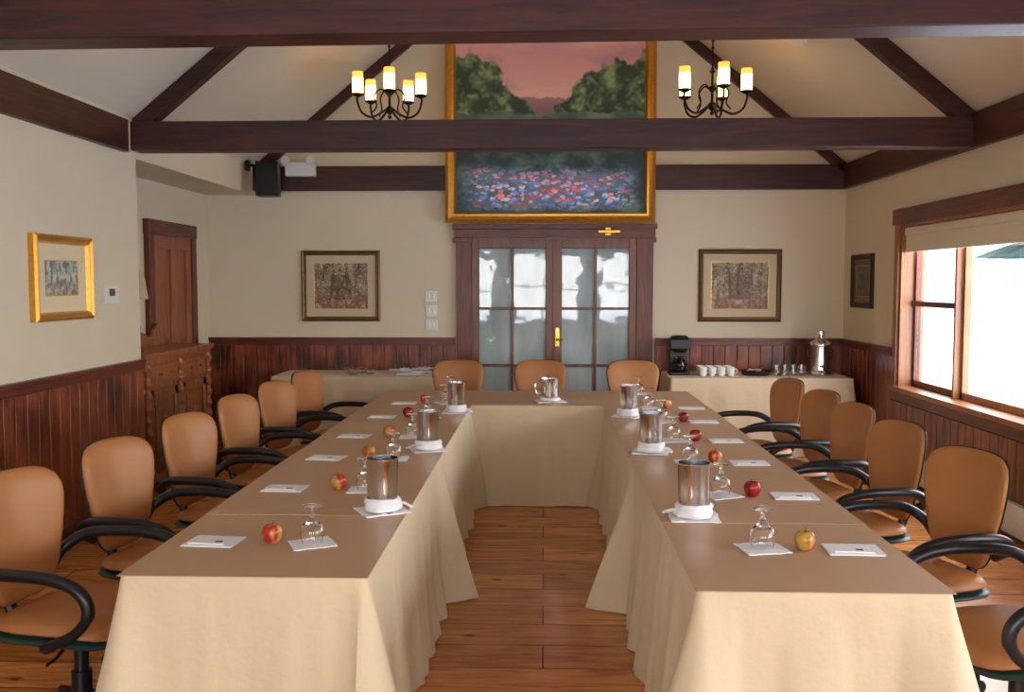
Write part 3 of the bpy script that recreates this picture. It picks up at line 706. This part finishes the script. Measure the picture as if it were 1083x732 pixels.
for k in range(n+1):
    t = k/n; prof.append((p1-(p1-p0)*t, 1.14+.10*math.exp(-((t-.5)/.13)**2)+.16*math.exp(-((t-.22)/.09)**2)+.16*math.exp(-((t-.78)/.09)**2)))
b.prism(prof, x0, x0+.03, W, 'X'); b.obj('carved_sideboard', bevel=.004)
b = MB(); b.lathe([(0, 0), (.05, 0), (.055, .02), (.02, .04), (.015, .06), (.03, .13), (.034, .19), (.02, .27), (.010, .3), (.010, .44), (0, .44)], M['golddark'], 24, (0, 0, 0))
b.lathe([(.10, .43), (.065, .66), (.063, .66), (.097, .43)], M['shade'], 28); b.cyl((0, 0, 0), .006, .4, .62, M['golddark'], 8); b.obj('table_lamp', (-3.30, 7.55, 1.101))

# ------------------------------------------------------------------ wall fittings
b = MB(); b.box(XL, XL+.028, 6.4, 6.6, 1.52, 1.64, M['white']); b.box(XL+.028, XL+.034, 6.45, 6.53, 1.57, 1.62, M['golddark']); b.obj('thermostat', bevel=.006)
for z in (1.52, 1.37, 1.22):
    b = MB(); b.box(-1.24, -1.12, YB-.012, YB, z-.055, z+.055, M['white'])
    for dx in (-.026, .026): b.box(-1.18+dx-.012, -1.18+dx+.012, YB-.02, YB-.012, z-.025, z+.025, M['cer'])
    b.obj('light_switch', bevel=.003)
b = MB(); b.box(-.11, .11, -.1, .1, -.17, .17, M['black']); b.box(-.1, .1, -.11, -.1, -.16, .16, M['blackm']); b.tube([(-.1, .05, .12), (-.16, .1, .15), (-.2, .12, .15)], .014, M['blackm'], 8); b.box(-.24, -.2, .06, .18, .1, .2, M['blackm'])
b.obj('wall_speaker', (-2.77, 9.5, 2.70), 8, .008)
b = MB(); b.box(-2.66, -2.36, YB-.17, YB-.07, 2.76, 2.90, M['white'])
for dx in (-2.64, -2.38):
    b.X = Matrix.Translation((dx, YB-.18, 2.92)) @ Matrix.Rotation(math.radians(100), 4, 'X'); b.lathe([(0, -.03), (.03, -.03), (.05, .04), (.045, .045), (0, .03)], M['white'], 18); b.X = Matrix.Identity(4)
b.obj('emergency_light', bevel=.01)
Wt = M['white']
b = MB(); b.prism([(XR-.022, .04), (XR-.09, .04), (XR-.09, .18), (XR-.06, .23), (XR-.022, .23)], 2.2, 8.6, Wt, 'Y'); b.box(XR-.095, XR-.09, 2.2, 8.6, .07, .15, Wt)
b.box(XR-.098, XR-.02, 8.58, 8.64, .02, .24, Wt); b.box(XR-.098, XR-.02, 2.16, 2.22, .02, .24, Wt); b.obj('baseboard_heater')  # white baseboard heater along the right wall

# ------------------------------------------------------------------ outdoors
b = MB(); n = 50; vs = []; fs = []
for j in range(n+1):
    for i in range(n+1):
        x = 3.6+i*1.0; y = -8+j*1.1; z = -.35+.5*max(0, F(x*.12, y*.12, 2))+1.15*math.exp(-((x-7.5-.08*(y-14))/2.6)**2)*(1 if y > 9 else max(0, (y-4)/5)); vs.append((x, y, z))
for j in range(n):
    for i in range(n): fs.append((j*(n+1)+i, j*(n+1)+i+1, (j+1)*(n+1)+i+1, (j+1)*(n+1)+i))
b.add(vs, fs, M['snow'], True); b.box(-40, 40, -40, YF-.3, -.5, -.36, M['snow']); b.obj('snowy_ground')
b = MB(); b.box(11.4, 26, 26, 32, -.5, 5.2, M['siding'])
for k in range(26): b.box(11.4, 26, 25.97, 26.0, -.3+k*.2, -.285+k*.2, M['sidew'])
for wx in (12.5, 15.5, 18.5):
    b.box(wx-.3, wx+.3, 25.9, 26, 1.5, 2.3, M['white']); b.box(wx-.23, wx+.23, 25.88, 25.9, 1.57, 2.23, M['pglass']); b.box(wx-.02, wx+.02, 25.86, 25.9, 1.57, 2.23, M['white']); b.box(wx-.23, wx+.23, 25.86, 25.9, 1.88, 1.92, M['white'])
b.prism([(25.5, 5.2), (32.5, 5.2), (29, 7.6)], 11.1, 26.3, M['snow'], 'X'); b.obj('outbuilding')
def fir(x, y, h, z0=.16, rk=.36, name='fir_tree'):
    b = MB(); b.cyl((0, 0, 0), .1, -.4, h*.95, M['bark'], 8, .03)
    for k in range(14):
        z = z0+(h-z0)*k/14; r = (h-z)*rk
        b.lathe([(r, -.16*r), (r*.55, .05), (.03, .5*r+.2)], M['fir'], 90, (0, 0, z), fn=lambda a, zz: 1+.3*abs(math.sin(11*a+k))-.2+.14*math.sin(41*a+2*k))
    b.obj(name, (x, y, 0))
fir(6.85, 12.3, 6.5, 2.17, .25)

# ------------------------------------------------------------------ world + camera
w = bpy.data.worlds.new('sky'); sc.world = w; w.use_nodes = True; nt = w.node_tree
bg = nt.nodes['Background']; bg.inputs['Strength'].default_value = 8.0
tc = nt.nodes.new('ShaderNodeTexCoord'); sx = nt.nodes.new('ShaderNodeSeparateXYZ'); rp = nt.nodes.new('ShaderNodeValToRGB')
rp.color_ramp.elements[0].color = (.98, .98, .98, 1); rp.color_ramp.elements[1].color = (.80, .88, 1, 1); rp.color_ramp.elements[1].position = .7
nt.links.new(tc.outputs['Generated'], sx.inputs[0]); nt.links.new(sx.outputs['Z'], rp.inputs[0]); nt.links.new(rp.outputs[0], bg.inputs['Color'])

cd = bpy.data.cameras.new('camera'); cd.sensor_width = 36; cd.lens = 33.24; cd.clip_end = 200
co = bpy.data.objects.new('camera', cd); COL.objects.link(co); co.location = (0, 0, 1.656)
co.rotation_euler = (math.radians(90-3.78), 0, math.radians(1.92)); sc.camera = co
sc.view_settings.view_transform = 'Standard'; sc.view_settings.look = 'None'; sc.view_settings.exposure = 0.40
